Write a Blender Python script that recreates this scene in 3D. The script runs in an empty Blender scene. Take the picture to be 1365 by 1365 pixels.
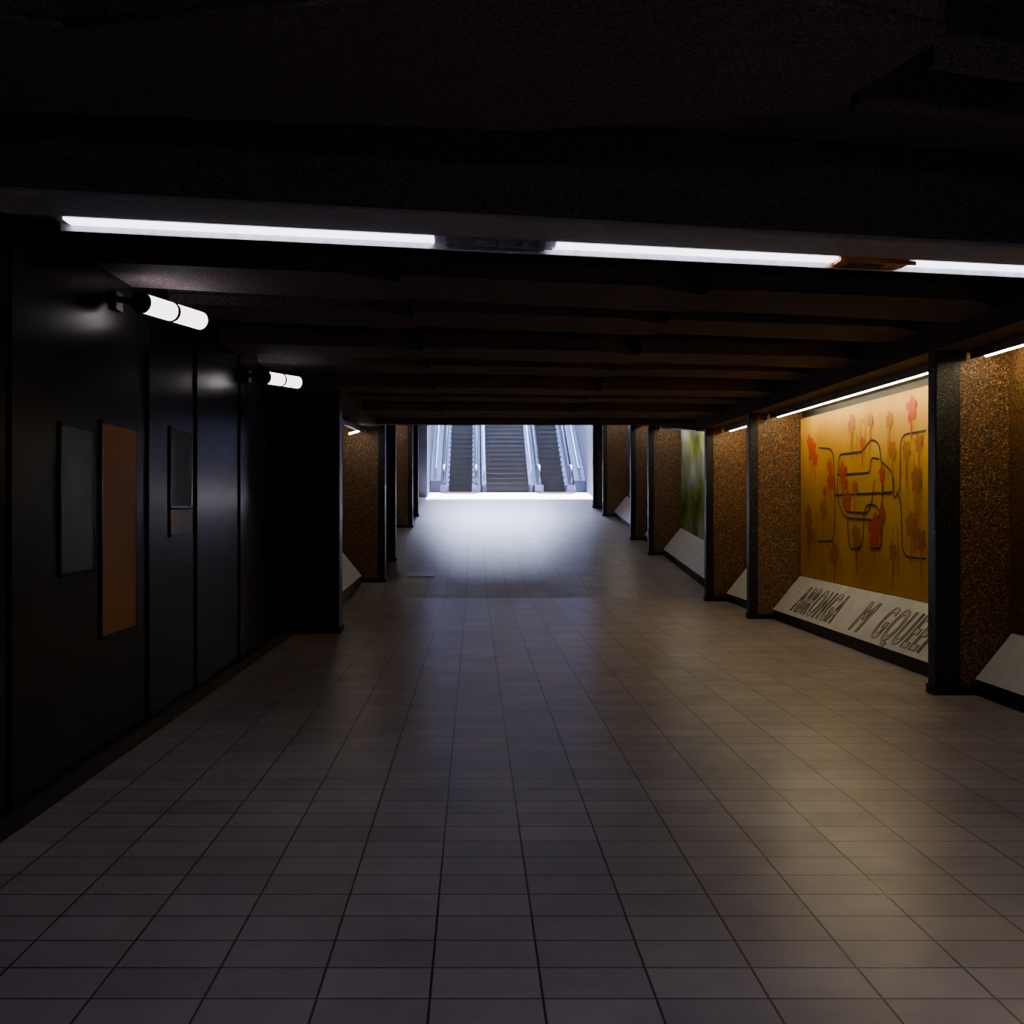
import bpy, math, random
from mathutils import Vector, Matrix
random.seed(3)
S=bpy.context.scene
CH=1.5; F=1400.0; VX=632.0; VY=675.0   # surveyed eye height / focal / vanishing point
RS=17.2; SL=0.096; RE=38.0
def ramp(y):
    if y<=RS: return 0.0
    return (min(y,RE)-RS)*SL

# ---------------------------------------------------------------- materials
def newmat(n):
    m=bpy.data.materials.new(n); m.use_nodes=True
    nt=m.node_tree; return m,nt,nt.nodes['Principled BSDF']
def N(nt,t,**k):
    n=nt.nodes.new(t)
    for a,b in k.items(): setattr(n,a,b)
    return n
def coords(nt,scale=(1,1,1),loc=(0,0,0)):
    tc=N(nt,'ShaderNodeTexCoord'); mp=N(nt,'ShaderNodeMapping')
    mp.inputs['Scale'].default_value=scale; mp.inputs['Location'].default_value=loc
    nt.links.new(tc.outputs['Object'],mp.inputs['Vector']); return mp.outputs['Vector']
def rampnode(nt,fac,stops):
    r=N(nt,'ShaderNodeValToRGB'); e=r.color_ramp.elements
    while len(e)<len(stops): e.new(0.5)
    for i,(p,c) in enumerate(stops): e[i].position=p; e[i].color=(*c,1)
    nt.links.new(fac,r.inputs['Fac']); return r.outputs['Color']
def noisy(n,c1,c2,scale=8,rough=0.5,metal=0,bump=0.0,spec=0.5,detail=4):
    m,nt,b=newmat(n); v=coords(nt)
    t=N(nt,'ShaderNodeTexNoise'); t.inputs['Scale'].default_value=scale; t.inputs['Detail'].default_value=detail
    nt.links.new(v,t.inputs['Vector'])
    nt.links.new(rampnode(nt,t.outputs['Fac'],[(0.35,c1),(0.65,c2)]),b.inputs['Base Color'])
    b.inputs['Roughness'].default_value=rough; b.inputs['Metallic'].default_value=metal
    b.inputs['Specular IOR Level'].default_value=spec
    if bump:
        bp=N(nt,'ShaderNodeBump'); bp.inputs['Strength'].default_value=bump; bp.inputs['Distance'].default_value=0.01
        nt.links.new(t.outputs['Fac'],bp.inputs['Height']); nt.links.new(bp.outputs['Normal'],b.inputs['Normal'])
    return m
def aggregate(n,dark,mid,light,scale=55,rough=0.45,bump=0.7,spec=0.5,edgec=0.2):
    m,nt,b=newmat(n); v=coords(nt)
    t=N(nt,'ShaderNodeTexVoronoi'); t.inputs['Scale'].default_value=scale
    nt.links.new(v,t.inputs['Vector'])
    sep=N(nt,'ShaderNodeSeparateColor'); nt.links.new(t.outputs['Color'],sep.inputs['Color'])
    col=rampnode(nt,sep.outputs[0],[(0.0,dark),(0.45,mid),(0.8,mid),(1.0,light)])
    edge=rampnode(nt,t.outputs['Distance'],[(0.2,(1,1,1)),(0.75,(edgec,edgec*.9,edgec*.9))])
    mx=N(nt,'ShaderNodeMix',data_type='RGBA',blend_type='MULTIPLY'); mx.inputs[0].default_value=1
    nt.links.new(col,mx.inputs[6]); nt.links.new(edge,mx.inputs[7]); nt.links.new(mx.outputs[2],b.inputs['Base Color'])
    b.inputs['Roughness'].default_value=rough; b.inputs['Specular IOR Level'].default_value=spec
    bp=N(nt,'ShaderNodeBump',invert=True); bp.inputs['Strength'].default_value=bump; bp.inputs['Distance'].default_value=0.006
    nt.links.new(t.outputs['Distance'],bp.inputs['Height']); nt.links.new(bp.outputs['Normal'],b.inputs['Normal'])
    return m
def emis(n,c,s):
    m,nt,b=newmat(n); b.inputs['Base Color'].default_value=(0.8,0.8,0.8,1)
    b.inputs['Emission Color'].default_value=(*c,1); b.inputs['Emission Strength'].default_value=s
    return m

def floor_mat():
    m,nt,b=newmat('tile_floor'); v=coords(nt,loc=(0.135,-3.415+0.215*40,0))
    br=N(nt,'ShaderNodeTexBrick'); br.offset=0; br.squash=1
    br.inputs['Scale'].default_value=1; br.inputs['Brick Width'].default_value=0.345; br.inputs['Row Height'].default_value=0.215
    br.inputs['Mortar Size'].default_value=0.0045; br.inputs['Mortar Smooth'].default_value=0.2; br.inputs['Bias'].default_value=0
    br.inputs['Color1'].default_value=(0.42,0.37,0.39,1); br.inputs['Color2'].default_value=(0.32,0.285,0.30,1)
    br.inputs['Mortar'].default_value=(0.03,0.027,0.027,1)
    nt.links.new(v,br.inputs['Vector'])
    v2=coords(nt)
    n1=N(nt,'ShaderNodeTexNoise'); n1.inputs['Scale'].default_value=1.6; n1.inputs['Detail'].default_value=9; n1.inputs['Roughness'].default_value=0.7
    nt.links.new(v2,n1.inputs['Vector'])
    st=rampnode(nt,n1.outputs['Fac'],[(0.3,(0.70,0.68,0.68)),(0.65,(1.08,1.05,1.02))])
    mx=N(nt,'ShaderNodeMix',data_type='RGBA',blend_type='MULTIPLY'); mx.inputs[0].default_value=1
    nt.links.new(br.outputs['Color'],mx.inputs[6]); nt.links.new(st,mx.inputs[7])
    nt.links.new(mx.outputs[2],b.inputs['Base Color'])
    n2=N(nt,'ShaderNodeTexNoise'); n2.inputs['Scale'].default_value=6; n2.inputs['Detail'].default_value=5
    nt.links.new(v2,n2.inputs['Vector'])
    mr=N(nt,'ShaderNodeMapRange'); mr.inputs['To Min'].default_value=0.24; mr.inputs['To Max'].default_value=0.44
    nt.links.new(n2.outputs['Fac'],mr.inputs['Value']); nt.links.new(mr.outputs['Result'],b.inputs['Roughness'])
    b.inputs['Specular IOR Level'].default_value=0.5
    n3=N(nt,'ShaderNodeTexNoise'); n3.inputs['Scale'].default_value=3.5; n3.inputs['Detail'].default_value=0; nt.links.new(v2,n3.inputs['Vector'])
    bp0=N(nt,'ShaderNodeBump'); bp0.inputs['Strength'].default_value=0.2; bp0.inputs['Distance'].default_value=0.01
    nt.links.new(n3.outputs['Fac'],bp0.inputs['Height'])
    bp=N(nt,'ShaderNodeBump',invert=True); bp.inputs['Strength'].default_value=0.6; bp.inputs['Distance'].default_value=0.004
    nt.links.new(br.outputs['Fac'],bp.inputs['Height']); nt.links.new(bp0.outputs['Normal'],bp.inputs['Normal'])
    nt.links.new(bp.outputs['Normal'],b.inputs['Normal'])
    return m
M_floor=floor_mat()
M_stone=aggregate('aggregate_stone',(0.045,0.016,0.007),(0.27,0.125,0.036),(0.66,0.38,0.12),scale=80)
M_blackagg=aggregate('black_granite',(0.006,0.006,0.008),(0.014,0.013,0.016),(0.10,0.09,0.10),scale=85,rough=0.4,bump=0.5,spec=.35)
M_ceil=aggregate('ceiling_aggregate',(0.11,0.088,0.094),(0.165,0.133,0.142),(0.23,0.19,0.185),scale=85,rough=0.85,bump=0.25,spec=0.2,edgec=.5)
M_paint=noisy('beam_grey_paint',(0.34,0.34,0.37),(0.42,0.42,0.45),20,0.6)
M_black=noisy('black_gloss',(0.005,0.004,0.007),(0.008,0.007,0.010),3,0.25,spec=0.13)
M_base=noisy('black_baseboard',(0.008,0.008,0.009),(0.014,0.013,0.014),6,0.5,spec=.3)
M_white=noisy('white_panel',(0.66,0.65,0.70),(0.76,0.75,0.80),5,0.5)
M_ink=noisy('ink_black',(0.01,0.01,0.01),(0.03,0.025,0.02),5,0.6)
M_pencil=noisy('ink_pencil',(0.07,0.06,0.06),(0.16,0.13,0.12),5,0.6)
M_fill=noisy('ink_pastel',(0.42,0.45,0.52),(0.70,0.56,0.56),6,0.6,detail=1)
M_red=noisy('ink_red',(0.46,0.035,0.006),(0.56,0.07,0.010),30,0.6)
M_redd=noisy('ink_rust',(0.36,0.12,0.006),(0.46,0.16,0.010),30,0.6)
M_metal=noisy('brushed_metal',(0.35,0.36,0.38),(0.5,0.51,0.54),20,0.35,metal=0.9)
M_steel=noisy('pale_steel',(0.065,0.088,0.19),(0.105,0.135,0.26),6,0.4,metal=0.2)
M_rubber=noisy('rubber',(0.02,0.02,0.03),(0.035,0.035,0.05),8,0.45)
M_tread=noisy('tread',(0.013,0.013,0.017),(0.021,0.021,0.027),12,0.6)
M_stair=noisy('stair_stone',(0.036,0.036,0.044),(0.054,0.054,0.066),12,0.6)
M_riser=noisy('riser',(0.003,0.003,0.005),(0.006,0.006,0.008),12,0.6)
M_hall=noisy('hall_wall',(0.07,0.085,0.15),(0.10,0.12,0.19),4,0.7)
M_amber=noisy('amber_plastic',(0.9,0.36,0.01),(0.95,0.42,0.015),10,0.4)
M_tube=emis('tube_cool',(0.82,0.80,1.0),6.0)
M_tube2=emis('tube_cool_bright',(0.80,0.75,1.0),23.0)
M_tube3=emis('tube_ceiling_fill',(0.84,0.76,1.0),12.0)
M_lampl=emis('tube_round',(1.0,0.88,0.95),4.5)
M_warm=emis('tube_warm',(1.0,0.84,0.48),42.0)
M_warm2=emis('tube_warm_dim',(1.0,0.9,0.75),20.0)
M_plate=noisy('plate_grey',(0.035,0.045,0.05),(0.06,0.072,0.08),6,0.4,spec=.2)

def mural_mat(n,kind):
    m,nt,b=newmat(n); v=coords(nt,scale=(1,1,1))
    t=N(nt,'ShaderNodeTexNoise'); t.inputs['Scale'].default_value=1.1; t.inputs['Detail'].default_value=3
    nt.links.new(v,t.inputs['Vector'])
    if kind=='yellow':
        c=rampnode(nt,t.outputs['Fac'],[(0.35,(0.54,0.26,0.004)),(0.52,(0.66,0.34,0.006)),(0.68,(0.68,0.37,0.03))])
    elif kind=='green':
        c=rampnode(nt,t.outputs['Fac'],[(0.36,(0.06,0.10,0.03)),(0.48,(0.30,0.36,0.04)),(0.6,(0.45,0.5,0.45)),(0.7,(0.7,0.72,0.8))])
    elif kind=='orange_dark':
        c=rampnode(nt,t.outputs['Fac'],[(0.35,(0.26,0.105,0.004)),(0.65,(0.33,0.14,0.006))])
    elif kind=='bright':
        c=rampnode(nt,t.outputs['Fac'],[(0.4,(0.35,0.42,0.6)),(0.52,(0.6,0.66,0.8)),(0.62,(0.8,0.84,0.95))])
    else:
        c=rampnode(nt,t.outputs['Fac'],[(0.4,(0.06,0.08,0.13)),(0.52,(0.2,0.23,0.33)),(0.62,(0.42,0.46,0.6))])
    nt.links.new(c,b.inputs['Base Color']); b.inputs['Roughness'].default_value=0.5; b.inputs['Specular IOR Level'].default_value=0.2
    return m
M_my=mural_mat('mural_yellow','yellow'); M_mg=mural_mat('mural_green','green'); M_mb=mural_mat('mural_bluegrey','blue'); M_mo=mural_mat('mural_orange','orange_dark'); M_mw=mural_mat('poster_bluewhite','bright')

# ---------------------------------------------------------------- mesh builder
class B:
    def __init__(s): s.v=[]; s.f=[]; s.m=[]; s.sm=[]
    def face(s,pts,mi=0,smooth=False):
        i=len(s.v); s.v+= [tuple(p) for p in pts]; s.f.append(list(range(i,i+len(pts)))); s.m.append(mi); s.sm.append(smooth)
    def hexa(s,p,mi=0):
        i=len(s.v); s.v+=[tuple(q) for q in p]
        for f in ([3,2,1,0],[4,5,6,7],[0,1,5,4],[1,2,6,5],[2,3,7,6],[3,0,4,7]):
            s.f.append([i+k for k in f]); s.m.append(mi); s.sm.append(False)
    def box(s,x0,x1,y0,y1,z0,z1,mi=0,r=False):
        g=ramp if r else (lambda y:0)
        a,b=g(y0),g(y1)
        s.hexa([(x0,y0,z0+a),(x1,y0,z0+a),(x1,y1,z0+b),(x0,y1,z0+b),(x0,y0,z1+a),(x1,y0,z1+a),(x1,y1,z1+b),(x0,y1,z1+b)],mi)
    def prism(s,poly,z0,z1,mi=0):
        i=len(s.v); n=len(poly)
        s.v+=[(x,y,z0) for x,y in poly]+[(x,y,z1) for x,y in poly]
        s.f.append([i+k for k in range(n)][::-1]); s.m.append(mi); s.sm.append(False)
        s.f.append([i+n+k for k in range(n)]); s.m.append(mi); s.sm.append(False)
        for k in range(n):
            s.f.append([i+k,i+(k+1)%n,i+n+(k+1)%n,i+n+k]); s.m.append(mi); s.sm.append(False)
    def tube(s,pts,r,mi=0,n=12,caps=True):
        pts=[Vector(p) for p in pts]; rings=[]
        for k,p in enumerate(pts):
            d=(pts[min(k+1,len(pts)-1)]-pts[max(k-1,0)]).normalized()
            u=d.cross(Vector((0,0,1)))
            if u.length<1e-3: u=d.cross(Vector((1,0,0)))
            u.normalize(); w=d.cross(u)
            i=len(s.v)
            for a in range(n):
                t=2*math.pi*a/n; s.v.append(tuple(p+u*math.cos(t)*r+w*math.sin(t)*r))
            rings.append(i)
        for a,b in zip(rings,rings[1:]):
            for k in range(n):
                s.f.append([a+k,a+(k+1)%n,b+(k+1)%n,b+k]); s.m.append(mi); s.sm.append(True)
        if caps:
            for a in (rings[0],rings[-1]):
                s.f.append([a+k for k in range(n)]); s.m.append(mi); s.sm.append(False)
    def make(s,name,mats,parent=None,bevel=0):
        me=bpy.data.meshes.new(name); me.from_pydata(s.v,[],s.f)
        for m in mats: me.materials.append(m)
        for p,mi,sm in zip(me.polygons,s.m,s.sm): p.material_index=mi; p.use_smooth=sm
        me.update(); o=bpy.data.objects.new(name,me); S.collection.objects.link(o)
        import bmesh
        bm=bmesh.new(); bm.from_mesh(me); bmesh.ops.recalc_face_normals(bm,faces=bm.faces); bm.to_mesh(me); bm.free()
        if parent: o.parent=parent
        if bevel:
            md=o.modifiers.new('bev','BEVEL'); md.width=bevel; md.segments=2; md.limit_method='ANGLE'
        return o
def empty(name):
    e=bpy.data.objects.new(name,None); S.collection.objects.link(e); return e

# ---------------------------------------------------------------- floor
b=B()
XL,XR=-2.6,4.7
ys=[-3.2,RS,RE,54]
zs=[0,0,ramp(RE),ramp(RE)]
for i in range(3):
    b.hexa([(XL,ys[i],zs[i]-.25),(XR,ys[i],zs[i]-.25),(XR,ys[i+1],zs[i+1]-.25),(XL,ys[i+1],zs[i+1]-.25),
            (XL,ys[i],zs[i]),(XR,ys[i],zs[i]),(XR,ys[i+1],zs[i+1]),(XL,ys[i+1],zs[i+1])])
b.make('floor',[M_floor])

# ---------------------------------------------------------------- walls
b=B()
b.box(-2.6,-2.15,-3.2,12.4,0,3.4,0)
b.make('wall_left',[M_black])
o=B()
for y0,y1 in ((12.4,RS),(RS,36.2)): o.box(-2.7,-2.4,y0,y1,0,3.4,0,True)
o.make('wall_left_far',[M_blackagg])
o=B()
for y0,y1 in ((-3.2,RS),(RS,36.2)): o.box(4.38,4.7,y0,y1,0,3.4,0,True)
o.make('wall_right',[M_blackagg])
o=B(); o.box(-2.6,4.7,-3.4,-3.2,0,3.6); o.make('wall_back',[M_base])
o=B()
o.box(-2.7,-1.62,36.2,54,1.2,14,0); o.make('wall_hall_left',[M_hall])
o=B(); o.box(4.1,4.8,36.2,54,1.2,14,0); o.make('wall_hall_right',[M_hall])
o=B(); o.box(-1.62,4.1,36.2,36.5,4.85,14,0); o.make('wall_hall_front',[M_hall])
o=B(); o.box(-2.7,4.8,42.4,54,14,14.2,0); o.make('hall_sun_shield',[M_hall])  # unseen roof, added with its edge set to keep sun off the steps
o=B(); o.box(-1.62,4.1,50,54,8.2,8.4,0); o.box(-1.62,4.1,53.8,54,2,8.2,0); o.make('floor_upper',[M_hall])

# ---------------------------------------------------------------- ceiling
b=B()
b.box(-2.6,4.7,-3.2,17.6,3.3,3.5)
b.box(-2.7,4.7,17.6,36.5,3.0,3.3,0,True)
b.box(-2.4,4.4,17.35,17.6,2.86,3.6)
b.box(3.66,4.4,-3.2,17.35,2.74,3.3)
b.box(3.66,4.4,17.6,36.2,2.74,3.05,0,True)
b.box(-2.4,-1.6,12.4,17.35,2.84,3.3)
b.box(-2.4,-1.6,17.6,36.2,2.80,3.05,0,True)
b.make('ceiling',[M_ceil])

beamys=[(6.6,7.2),(8.0,8.55),(9.4,9.95),(10.9,11.4),(12.4,12.9),(13.9,14.35),(15.3,15.75),(16.5,16.9)]
for k,(a,c) in enumerate(beamys):
    b=B(); t=0.2*(1-k/8)
    def P(x,y): return (x, y+(x-0.7)*t)
    for xa,xb in ((-2.15 if c<12.4 else -1.6,-0.45),(-0.45,1.5),(1.5,3.66)):
        da=0.05*((k+int(xa>0)+int(xa>1))%2)
        b.prism([P(xa,a-.1),P(xb-.35,a-.1),P(xb,a+.1),P(xb,c+.1),P(xb-.35,c+.1),P(xa,c-.02)],2.88+da,3.3)
        b.prism([P(xa,a-.16),P(xb-.4,a-.16),P(xb-.4,a-.10),P(xa,a-.10)],2.95+da,3.0+da)
        b.prism([P(xa,a-.24),P(xb-.45,a-.24),P(xb-.45,a-.10),P(xa,a-.10)],3.06+da,3.3)
    b.make('ceiling_beam',[M_ceil])
b=B()
poly=[(-2.15,3.05),(-1.3,3.33),(-0.1,3.12),(0.45,2.95),(1.5,3.35),(1.5,3.5),(1.35,4.05),(0.2,4.25),(-2.15,4.0)]
b.prism(poly,3.02,3.3)
for p,q in zip(poly[:6],poly[1:6]):
    b.tube([(p[0],p[1],3.03),(q[0],q[1],3.03)],0.014,0,8)
b.prism([(1.55,2.2),(3.66,2.9),(3.66,3.75),(1.55,3.2)],3.1,3.3)
b.prism([(1.5,4.08),(3.66,4.72),(3.66,4.82),(1.5,4.18)],3.08,3.3)
b.prism([(1.62,3.7),(3.66,4.3),(3.66,4.35),(1.62,3.75)],3.06,3.3)
b.prism([(-2.15,0.3),(3.66,1.2),(3.66,2.0),(-2.15,1.1)],3.0,3.3)
b.make('ceiling_coffer',[M_ceil])

# main skewed beam with painted soffit
def bl(x,off): return (x,5.03+off+(x+0.6)*0.2)
b=B()
b.prism([bl(-2.15,-0.32),bl(3.66,-0.32),bl(3.66,0.22),bl(-2.15,0.22)],2.86,3.3,0)
b.prism([bl(-2.14,-0.30),bl(3.65,-0.30),bl(3.65,0.05),bl(-2.14,0.05)],2.83,2.86,1)
b.make('ceiling_beam',[M_ceil,M_paint],bevel=0.01)
def seg(bb,x0,x1,o0,o1,z0,z1,mi): bb.prism([bl(x0,o0),bl(x1,o0),bl(x1,o1),bl(x0,o1)],z0,z1,mi)
def luminaire():
    r=empty('ceiling_light')
    h=B(); seg(h,-1.95,3.5,0.06,0.23,2.835,2.86,0); seg(h,-1.95,3.5,0.19,0.205,2.80,2.86,0)
    for x0 in (-0.14,-0.02,0.12,0.24,0.33): seg(h,x0,x0+0.03,0.07,0.185,2.815,2.835,1)
    seg(h,-0.16,0.40,0.13,0.145,2.812,2.82,1)
    seg(h,1.96,2.02,0.07,0.185,2.815,2.835,2); seg(h,2.24,2.36,0.07,0.185,2.815,2.835,2); seg(h,2.0,2.4,0.07,0.085,2.81,2.83,2)
    h.make('housing',[M_metal,M_paint,M_amber],r)
    d=B()
    for x0,x1 in ((-1.9,-0.2),(0.42,1.95),(2.4,3.45)): seg(d,x0,x1,0.08,0.18,2.826,2.836,0)
    d.make('diffuser',[M_tube],r); return r
luminaire()
# unseen lamp, inferred from bright near floor; rods and uplight added to light ceiling
r2=empty('ceiling_light')
h=B(); h.box(-.4,3.4,0.1,0.3,2.60,2.62); h.box(-.4,3.4,.3,.31,2.55,2.62); h.box(-.3,-.26,.18,.22,2.62,3.3); h.box(3,3.04,.18,.22,2.62,3.3); h.make('housing',[M_metal,M_ceil],r2)
h=B(); h.box(-.3,3.3,0.11,0.29,2.57,2.60); h.make('diffuser',[M_tube2],r2)
h=B(); h.box(-.2,3.3,0.16,0.24,2.62,2.64); h.make('ceiling_fill',[M_tube3],r2)

# ---------------------------------------------------------------- right pillars and bays
RP=[8.35,14.0,16.6,22.1,24.6,29.9,32.4]
def pillar_r(Y):
    z=ramp(Y); r=empty('pillar')
    p=B(); w=0.2 if Y<10 else 0.12
    p.box(3.67,3.67+w,Y,Y+.15,z-.15,2.8+z+.1); p.make('granite_column',[M_blackagg],r,bevel=0.01)
    p=B(); p.box(3.67+w,4.38,Y+.03,Y+.14,z-.1,2.78+z)
    if Y<10: p.box(4.27,4.38,Y-.55,Y+.03,.1,2.74)
    p.make('aggregate_pier',[M_stone],r)
    p=B(); p.box(3.66,4.379,Y-.012,Y+.16,z-.15,z+.07); p.make('plinth',[M_base],r)
for Y in RP: pillar_r(Y)
LP=[12.7,18.7,21.2,27.1,29.8]
for Y in LP:
    z=ramp(Y); r=empty('pillar'); p=B()
    if Y<13:
        p.box(-2.4,-1.59,Y-.3,Y,z-.1,2.86+z); p.make('granite_column',[M_blackagg],r,bevel=0.01)
    else:
        p.box(-1.71,-1.59,Y,Y+.3,z-.15,2.85+z+.1); p.make('granite_column',[M_blackagg],r,bevel=0.01)
        p=B(); p.box(-2.4,-1.71,Y+.03,Y+.27,z-.1,2.83+z); p.make('aggregate_pier',[M_stone],r)
    p=B(); p.box(-2.399,-1.57,Y-.012 if Y>13 else Y-.32,Y+.31 if Y>13 else Y+.01,z-.15,z+.07); p.make('plinth',[M_base],r)

def bay(side,y0,y1,mm,warm,ty0=None,my1=None):
    """mural, lamp strip, tilted caption panel, baseboard between two pillars"""
    sx=1 if side=='r' else -1
    wx=4.378 if side=='r' else -2.398
    def X(d): return wx-sx*d
    a,c=ramp(y0),ramp(y1)
    mu=empty('mural'); k=B(); x0,x1=sorted((X(0),X(0.03))); ym=my1 or y1
    k.hexa([(x0,y0,a+.58),(x1,y0,a+.58),(x1,ym,c+.58),(x0,ym,c+.58),(x0,y0,a+2.66),(x1,y0,a+2.66),(x1,ym,c+2.66),(x0,ym,c+2.66)])
    k.make('printed_board',[mm],mu)
    pa=empty('caption_panel'); k=B()
    def sect(y,z): return [(X(.40),y,z+.13),(X(.0),y,z+.13),(X(.0),y,z+.57),(X(.045),y,z+.57)]
    s0,s1=sect(y0,a),sect(y1,c)
    i=len(k.v); k.v+=s0+s1
    for f in ([0,1,2,3],[4,5,6,7],[0,4,7,3],[3,7,6,2],[0,4,5,1],[1,5,6,2]): k.f.append([i+q for q in f]); k.m.append(0); k.sm.append(False)
    k.make('board',[M_white],pa)
    k=B(); x0,x1=sorted((X(0),X(.39))); k.box(x0,x1,y0,y1,-.1,.125,0,True)
    k.make('base',[M_base],pa)
    t0=ty0 if ty0 else y0+.1
    la=empty('strip_light'); k=B()
    k.tube([(X(.36),t0,a+2.69),(X(.36),y1-.1,c+2.69)],0.018,0,10); k.make('tube',[warm],la)
    k=B(); x0,x1=sorted((X(.44),X(.28)))
    k.hexa([(x0,y0,a+2.715),(x1,y0,a+2.715),(x1,y1,c+2.715),(x0,y1,c+2.715),(x0,y0,a+2.738),(x1,y0,a+2.738),(x1,y1,c+2.738),(x0,y1,c+2.738)])
    x0,x1=sorted((X(.44),X(.425)))
    k.hexa([(x0,y0,a+2.668),(x1,y0,a+2.668),(x1,y1,c+2.668),(x0,y1,c+2.668),(x0,y0,a+2.72),(x1,y0,a+2.72),(x1,y1,c+2.72),(x0,y1,c+2.72)])
    k.make('reflector',[M_metal],la)
    return mu,pa
bay('r',2.6,8.34,M_my,M_warm,7.2,7.78)
mu1,pa1=bay('r',8.52,13.98,M_my,M_warm)
bay('r',14.17,16.58,M_my,M_warm)
bay('r',16.77,22.08,M_mg,M_warm2)
bay('r',22.27,24.58,M_mb,M_warm2)
bay('r',24.77,29.88,M_mb,M_warm2)
bay('l',12.75,18.65,M_mb,M_warm2,17.2)
bay('l',21.55,27.05,M_mb,M_warm2,24)

# artwork on the yellow mural
XM=4.343
def mp(px,py):
    Y=XM*F/(px-VX); return (XM,Y,CH+(VY-py)*Y/F)
art=B()
def line(pts,closed=False,r=0.0105,mi=0):
    P=[Vector(mp(*p)) for p in pts]
    if closed:
        s0=(P[0]+P[-1])/2; P=[s0]+P+[s0]
    out=[P[0]]
    for i in range(1,len(P)-1):
        a,c,d=P[i-1],P[i],P[i+1]
        ra=min(.16,(a-c).length*.45,(d-c).length*.45)
        A=c+(a-c).normalized()*ra; D=c+(d-c).normalized()*ra
        for t in (0,.25,.5,.75,1): out.append((1-t)**2*A+2*t*(1-t)*c+t*t*D)
    out.append(P[-1])
    for p,q in zip(out,out[1:]):
        if (q-p).length<1e-5: continue
        d=(q-p).normalized(); n=Vector((0,-d.z,d.y))*r; e=d*r*.4
        art.face([p-n-e,q-n+e,q+n+e,p+n-e],mi)
line([(1092,597),(1111,599),(1113,655),(1112,722),(1090,722)])
line([(1118,606),(1150,602),(1160,585),(1172,590),(1178,650),(1172,694),(1124,690),(1116,660)],True)
line([(1116,633),(1160,630),(1161,610),(1172,612)])
line([(1112,660),(1192,656),(1190,630),(1176,616)])
line([(1234,574),(1200,580),(1200,655),(1192,665),(1192,656)])
line([(1195,656),(1201,670),(1203,742),(1234,745)])
line([(1130,690),(1131,733),(1150,731),(1152,672),(1172,674),(1176,733),(1160,730)])
line([(1122,616),(1124,682),(1160,684),(1166,640)])
for q in ([(1147,605),(1147,560),(1153,560),(1153,605)],[(1085,640),(1087,745)],[(1190,700),(1191,765)],[(1196,700),(1197,768)],[(1104,700),(1104,752)],
          [(1136,575),(1136,612)],[(1142,575),(1142,612)],[(1210,620),(1211,690)],[(1218,600),(1219,690)],[(1078,705),(1079,755)],[(1120,740),(1121,760)],
          [(1150,735),(1150,757)],[(1162,735),(1163,760)],[(1093,560),(1093,590)],[(1100,560),(1100,590)],[(1226,660),(1227,735)],[(1183,560),(1184,640)]):
    line(q,r=.007,mi=1)
art.make('track_lines',[M_ink,M_redd],mu1)
fl=B()
cnt=[0]
def flower(px,py,r,mi=0,n=5,stem=0):
    c=Vector(mp(px,py))
    def blob(cy,cz,ry,rz,ang=0,m=12):
        cnt[0]+=1
        x=XM-.002-(cnt[0]%97)*.00003
        pts=[]
        for i in range(m):
            t=2*math.pi*i/m; u=math.cos(t)*ry; v=math.sin(t)*rz
            pts.append((x,cy+u*math.cos(ang)-v*math.sin(ang),cz+u*math.sin(ang)+v*math.cos(ang)))
        fl.face(pts,mi)
    for i in range(n):
        an=2*math.pi*i/n+random.random()*.5
        blob(c.y+math.cos(an)*r*.55,c.z+math.sin(an)*r*.55,r*.5,r*.36,an)
    blob(c.y,c.z,r*.35,r*.35)
    if stem: blob(c.y,c.z-stem/2-r*.5,.014,stem/2)
for a in [(1083,600,.15),(1079,588,.10),(1087,612,.1),(1108,640,.14),(1124,630,.14),(1130,668,.13),(1166,708,.20),
          (1215,546,.13),(1176,632,.09),(1150,590,.07),(1176,685,.1),(1106,620,.09),(1128,645,.08),(1100,655,.07),(1141,712,.1),(1218,700,.1)]:
    flower(*a,mi=0,stem=0.25)
for a in [(1078,690,.16),(1098,680,.13),(1135,565,.12),(1186,560,.10),(1222,640,.14),
          (1080,715,.13),(1112,738,.15),(1142,715,.14),(1215,700,.14),(1190,600,.1),(1228,720,.12),(1208,600,.1),(1225,590,.1),(1160,560,.08),(1140,650,.09),(1190,735,.1)]:
    flower(*a,mi=1,n=6,stem=0.35)
fl.make('flowers',[M_red,M_redd],mu1)

# lettering on caption panel
def text(s,y,size,parent,wide=1.0,shear=.25):
    n=Vector((-.44,0,.355)).normalized(); up=Vector((.355,0,.44)).normalized(); xx=Vector((0,-1,0))
    for nm,fill,off,mt in (('lettering_outline','NONE',.005,M_pencil),('lettering_fill','BOTH',.002,M_fill)):
        cu=bpy.data.curves.new(nm,'FONT'); cu.body=s; cu.size=size; cu.fill_mode=fill; cu.shear=shear
        if fill=='NONE': cu.bevel_depth=.0045; cu.bevel_resolution=0; cu.offset=.008
        cu.space_character=1.22; cu.materials.append(mt)
        o=bpy.data.objects.new(nm,cu); S.collection.objects.link(o)
        Mx=Matrix((xx,up,n)).transposed().to_4x4()
        base=Vector((4.378-.40,y,.13))+up*.07+n*off
        Mx.translation=base; o.matrix_world=Mx@Matrix.Diagonal((wide,1,1,1)); o.parent=parent
text('ABRONGA',13.35,.54,pa1,wide=.50); text('M',11.3,.54,pa1,wide=.7); text('GQUEEP',10.7,.54,pa1,wide=.56)

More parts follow.
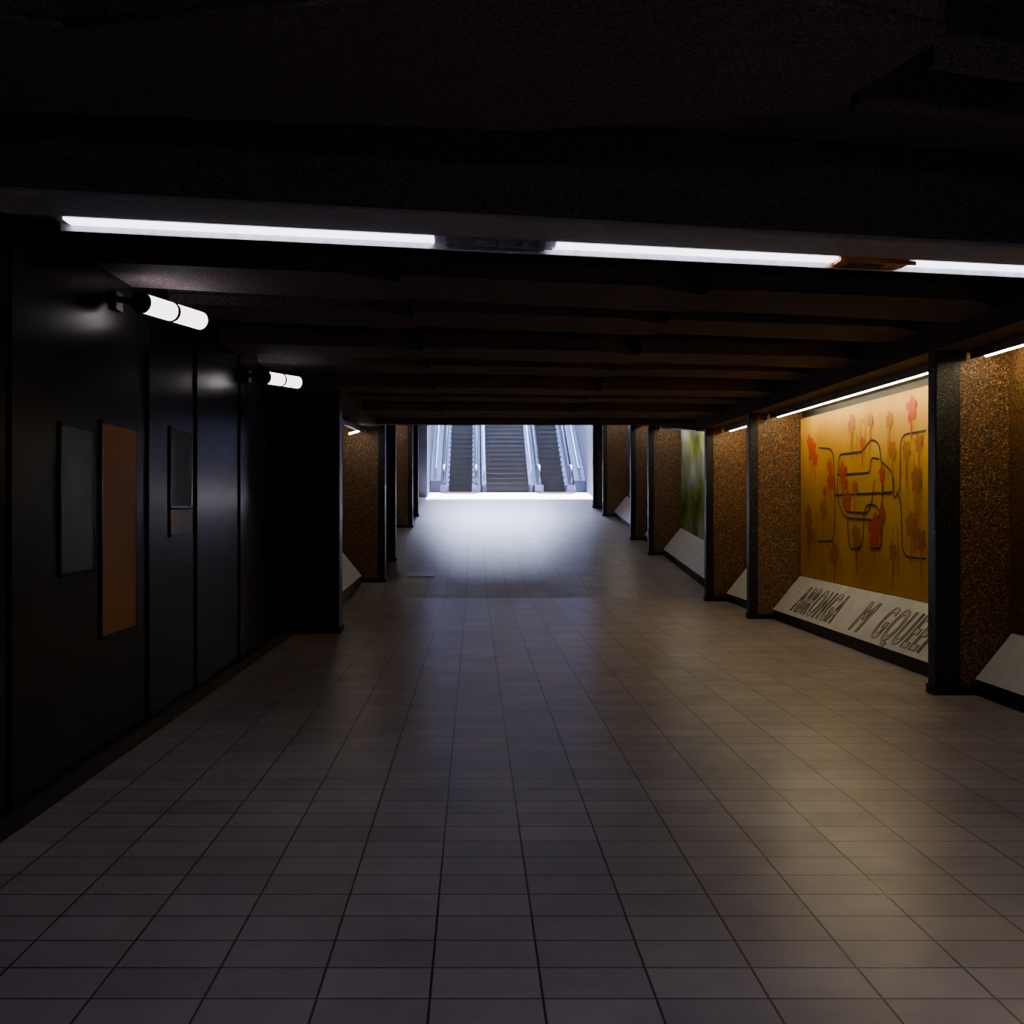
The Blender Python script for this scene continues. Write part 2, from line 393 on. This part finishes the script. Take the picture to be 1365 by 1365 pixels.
# ---------------------------------------------------------------- left near wall fittings
def wallpanel(name,y0,y1,z0,z1,mat,frame=True):
    r=empty(name); k=B(); k.box(-2.149,-2.14,y0,y1,z0,z1); k.make('sheet',[mat],r)
    if not frame: return
    k=B(); t=.02
    for (a,c,d,e) in ((y0-t,y0,z0-t,z1+t),(y1,y1+t,z0-t,z1+t),(y0-t,y1+t,z0-t,z0),(y0-t,y1+t,z1,z1+t)): k.box(-2.149,-2.138,a,c,d,e)
    k.make('frame',[M_black],r)
wallpanel('poster',6.05,6.65,.75,1.98,M_mo)
wallpanel('poster',5.45,5.9,1.15,1.92,M_plate)
wallpanel('poster',7.42,7.95,1.5,2.05,M_mb)
wallpanel('poster',7.42,7.95,1.3,1.47,M_mw)
wallpanel('poster',3.2,4.7,.55,2.2,M_black)
k=B()
for y0,y1 in ((4.85,5.3),(6.9,7.3),(8.1,8.5),(9.6,9.75),(11.0,12.38)): k.box(-2.149,-2.135,y0,y1,0.1,3.28)
k.make('wall_pilasters',[M_black])
k=B(); k.box(-2.149,-2.11,-3.2,12.38,0,.1); k.make('baseboard_left',[M_base])
def wall_lamp(p0,p1):
    r=empty('wall_lamp'); p0=Vector(p0); p1=Vector(p1); d=(p1-p0); m=p0+d*.48
    k=B(); k.tube([p0,m-d*.02],.058,0,20); k.tube([m+d*.02,p1-d*.04,p1],.058,0,20); k.make('tube',[M_lampl],r)
    k=B(); dn=d.normalized()
    k.tube([p0-dn*.03,p0],.064,0,20); k.tube([m-d*.02,m+d*.02],.062,0,20)
    k.tube([p0-dn*.02,Vector((-2.14,p0.y-.02,p0.z+.02))],.02,0,10)
    k.box(-2.148,-2.12,p0.y-.08,p0.y+.04,p0.z-.05,p0.z+.06)
    k.make('bracket',[M_base],r)
wall_lamp((-1.99,6.3,2.72),(-1.80,6.9,2.72))
wall_lamp((-1.97,9.95,2.72),(-1.74,10.35,2.72))

# floor drain
k=B()
k.box(-1.25,-.75,19.3,19.9,.004,.012,0,True); k.make('floor_drain_cover',[M_metal])

# ---------------------------------------------------------------- escalators and stairs
Z0=ramp(RE)
def steps(k,x0,x1,y,run,rise,n,flat,mi_t,mi_r,grooves):
    z=Z0
    for i in range(flat):
        k.box(x0,x1,y,y+run,z-.1,z+.01,mi_t); y+=run
    for i in range(n):
        k.box(x0,x1,y,y+run,z-.2,z+rise-.03,mi_r)
        k.box(x0,x1,y-.025,y+run,z+rise-.03,z+rise,mi_t)
        if grooves: k.box(x0,x1,y-.03,y-.02,z+rise-.012,z+rise,3)
        y+=run; z+=rise
def balustrade(k,xc,w=.07,mi_g=0,mi_h=1,mi_s=2):
    T=math.tan(math.radians(30)); ys=38.0; yb=39.1; ye=50
    top=lambda y: Z0+.98+max(0,(y-yb))*T
    bot=lambda y: Z0+.28+max(0,(y-yb))*T
    for a,c in ((ys-.1,yb),(yb,ye)):
        k.hexa([(xc-w*1.7,a,bot(a)-.6),(xc+w*1.7,a,bot(a)-.6),(xc+w*1.7,c,bot(c)-.6),(xc-w*1.7,c,bot(c)-.6),
                (xc-w*1.7,a,bot(a)),(xc+w*1.7,a,bot(a)),(xc+w*1.7,c,bot(c)),(xc-w*1.7,c,bot(c))],mi_s)
        k.hexa([(xc-w*.35,a+.25 if a<yb else a,bot(a)),(xc+w*.35,a+.25 if a<yb else a,bot(a)),(xc+w*.35,c,bot(c)),(xc-w*.35,c,bot(c)),
                (xc-w*.35,a+.25 if a<yb else a,top(a)),(xc+w*.35,a+.25 if a<yb else a,top(a)),(xc+w*.35,c,top(c)),(xc-w*.35,c,top(c))],mi_g)
    pts=[(xc,ys+.3,Z0+.30)]
    R=.34
    for i in range(0,11):
        t=-math.pi/2-math.pi*i/10
        pts.append((xc,ys+.2+R*math.cos(t),Z0+.64+R*math.sin(t)))
    pts+= [(xc,yb,Z0+.98),(xc,yb+.3,Z0+1.0+.3*T),(xc,ye,top(ye))]
    k.tube(pts,.05,mi_h,10)
    k.prism([(xc-w*.35,ys-.1),(xc+w*.35,ys-.1),(xc+w*.35,ys+.3),(xc-w*.35,ys+.3)],Z0+.4,Z0+.88,mi_g)
for x0,x1,side in ((-.98,-.02,-1),(2.46,3.42,1)):
    r=empty('escalator')
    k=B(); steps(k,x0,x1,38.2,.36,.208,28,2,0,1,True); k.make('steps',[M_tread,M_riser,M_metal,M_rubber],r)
    for xc in (x0-.1,x1+.1):
        k=B(); balustrade(k,xc,w=.09); k.make('balustrade',[M_steel,M_rubber,M_steel],r)
    T=math.tan(math.radians(30)); k=B()
    xa,xb=(-1.61,x0-.25) if side<0 else (x1+.25,4.09)
    h=.45
    k.hexa([(xa,38.6,Z0),(xb,38.6,Z0),(xb,50,Z0+10.9*T-.4),(xa,50,Z0+10.9*T-.4),(xa,38.6,Z0+h),(xb,38.6,Z0+h),(xb,50,Z0+h+10.9*T),(xa,50,Z0+h+10.9*T)],0)
    xm=(xa+xb)/2
    k.tube([(xm,38.6,Z0+.9),(xm,39.1,Z0+.95),(xm,50,Z0+.95+10.9*T)],.04,1,8)
    for j in range(5):
        y=38.7+j*2.4; k.tube([(xm,y,Z0+.4+max(0,y-39.1)*T),(xm,y,Z0+.94+max(0,y-39.1)*T)],.02,1,8)
    k.make('outer_cladding',[M_steel,M_metal],r)
    k=B(); k.box(x0-.1,x1+.1,37.4,38.2,Z0-.05,Z0+.012); k.make('comb_plate',[M_metal],r)
r=empty('staircase')
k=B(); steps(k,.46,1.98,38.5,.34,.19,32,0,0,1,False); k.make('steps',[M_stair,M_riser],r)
for xc in (.36,2.08):
    k=B(); T=.19/.34
    k.tube([(xc,38.3,Z0),(xc,38.3,Z0+.9),(xc,38.6,Z0+.98),(xc,49,Z0+.98+10.4*T)],.03,0,10)
    k.hexa([(xc-.08,38.4,Z0-.1),(xc+.08,38.4,Z0-.1),(xc+.08,49,Z0+10.6*T-.4),(xc-.08,49,Z0+10.6*T-.4),
            (xc-.08,38.4,Z0+.3),(xc+.08,38.4,Z0+.3),(xc+.08,49,Z0+10.6*T+.3),(xc-.08,49,Z0+10.6*T+.3)],1)
    k.make('handrail',[M_metal,M_steel],r)

# ---------------------------------------------------------------- daylight
m=bpy.data.materials.new('bloom_haze'); m.use_nodes=True; nt=m.node_tree
nt.nodes.remove(nt.nodes['Principled BSDF'])
vs=nt.nodes.new('ShaderNodeVolumeScatter'); vs.inputs['Density'].default_value=0.0022; vs.inputs['Color'].default_value=(.8,.83,1,1); vs.inputs['Anisotropy'].default_value=0.3
nt.links.new(vs.outputs[0],nt.nodes['Material Output'].inputs['Volume'])
k=B(); k.box(-1.55,3.6,17.7,37.3,.02,2.75,0,True); k.make('bloom_haze',[m])  # haze volume added to imitate the daylight bloom near the far opening

w=bpy.data.worlds.new('sky'); S.world=w; w.use_nodes=True
bg=w.node_tree.nodes['Background']; bg.inputs['Color'].default_value=(.60,.68,1.0,1); bg.inputs['Strength'].default_value=72
def portal(loc,rot,sx,sy):
    l=bpy.data.lights.new('sky_portal','AREA'); l.shape='RECTANGLE'; l.size=sx; l.size_y=sy; l.cycles.is_portal=True
    o=bpy.data.objects.new('sky_portal',l); S.collection.objects.link(o); o.location=loc; o.rotation_euler=rot
portal((1.24,39.45,14.0),(0,0,0),5.7,5.9)
portal((1.24,54,11.2),(-math.pi/2,0,0),5.7,5.6)
sn=bpy.data.lights.new('sun','SUN'); sn.energy=190; sn.angle=.02; sn.color=(.97,.96,1)
o=bpy.data.objects.new('sun',sn); S.collection.objects.link(o); o.rotation_euler=(-math.radians(20),0,0)

# ---------------------------------------------------------------- camera
cd=bpy.data.cameras.new('camera'); cd.sensor_width=36; cd.lens=F/1365*36
cd.shift_x=(682.5-VX)/1365; cd.shift_y=-(682.5-VY)/1365; cd.clip_end=200
c=bpy.data.objects.new('camera',cd); S.collection.objects.link(c); c.location=(0,0,CH); c.rotation_euler=(math.pi/2,0,0)
S.camera=c
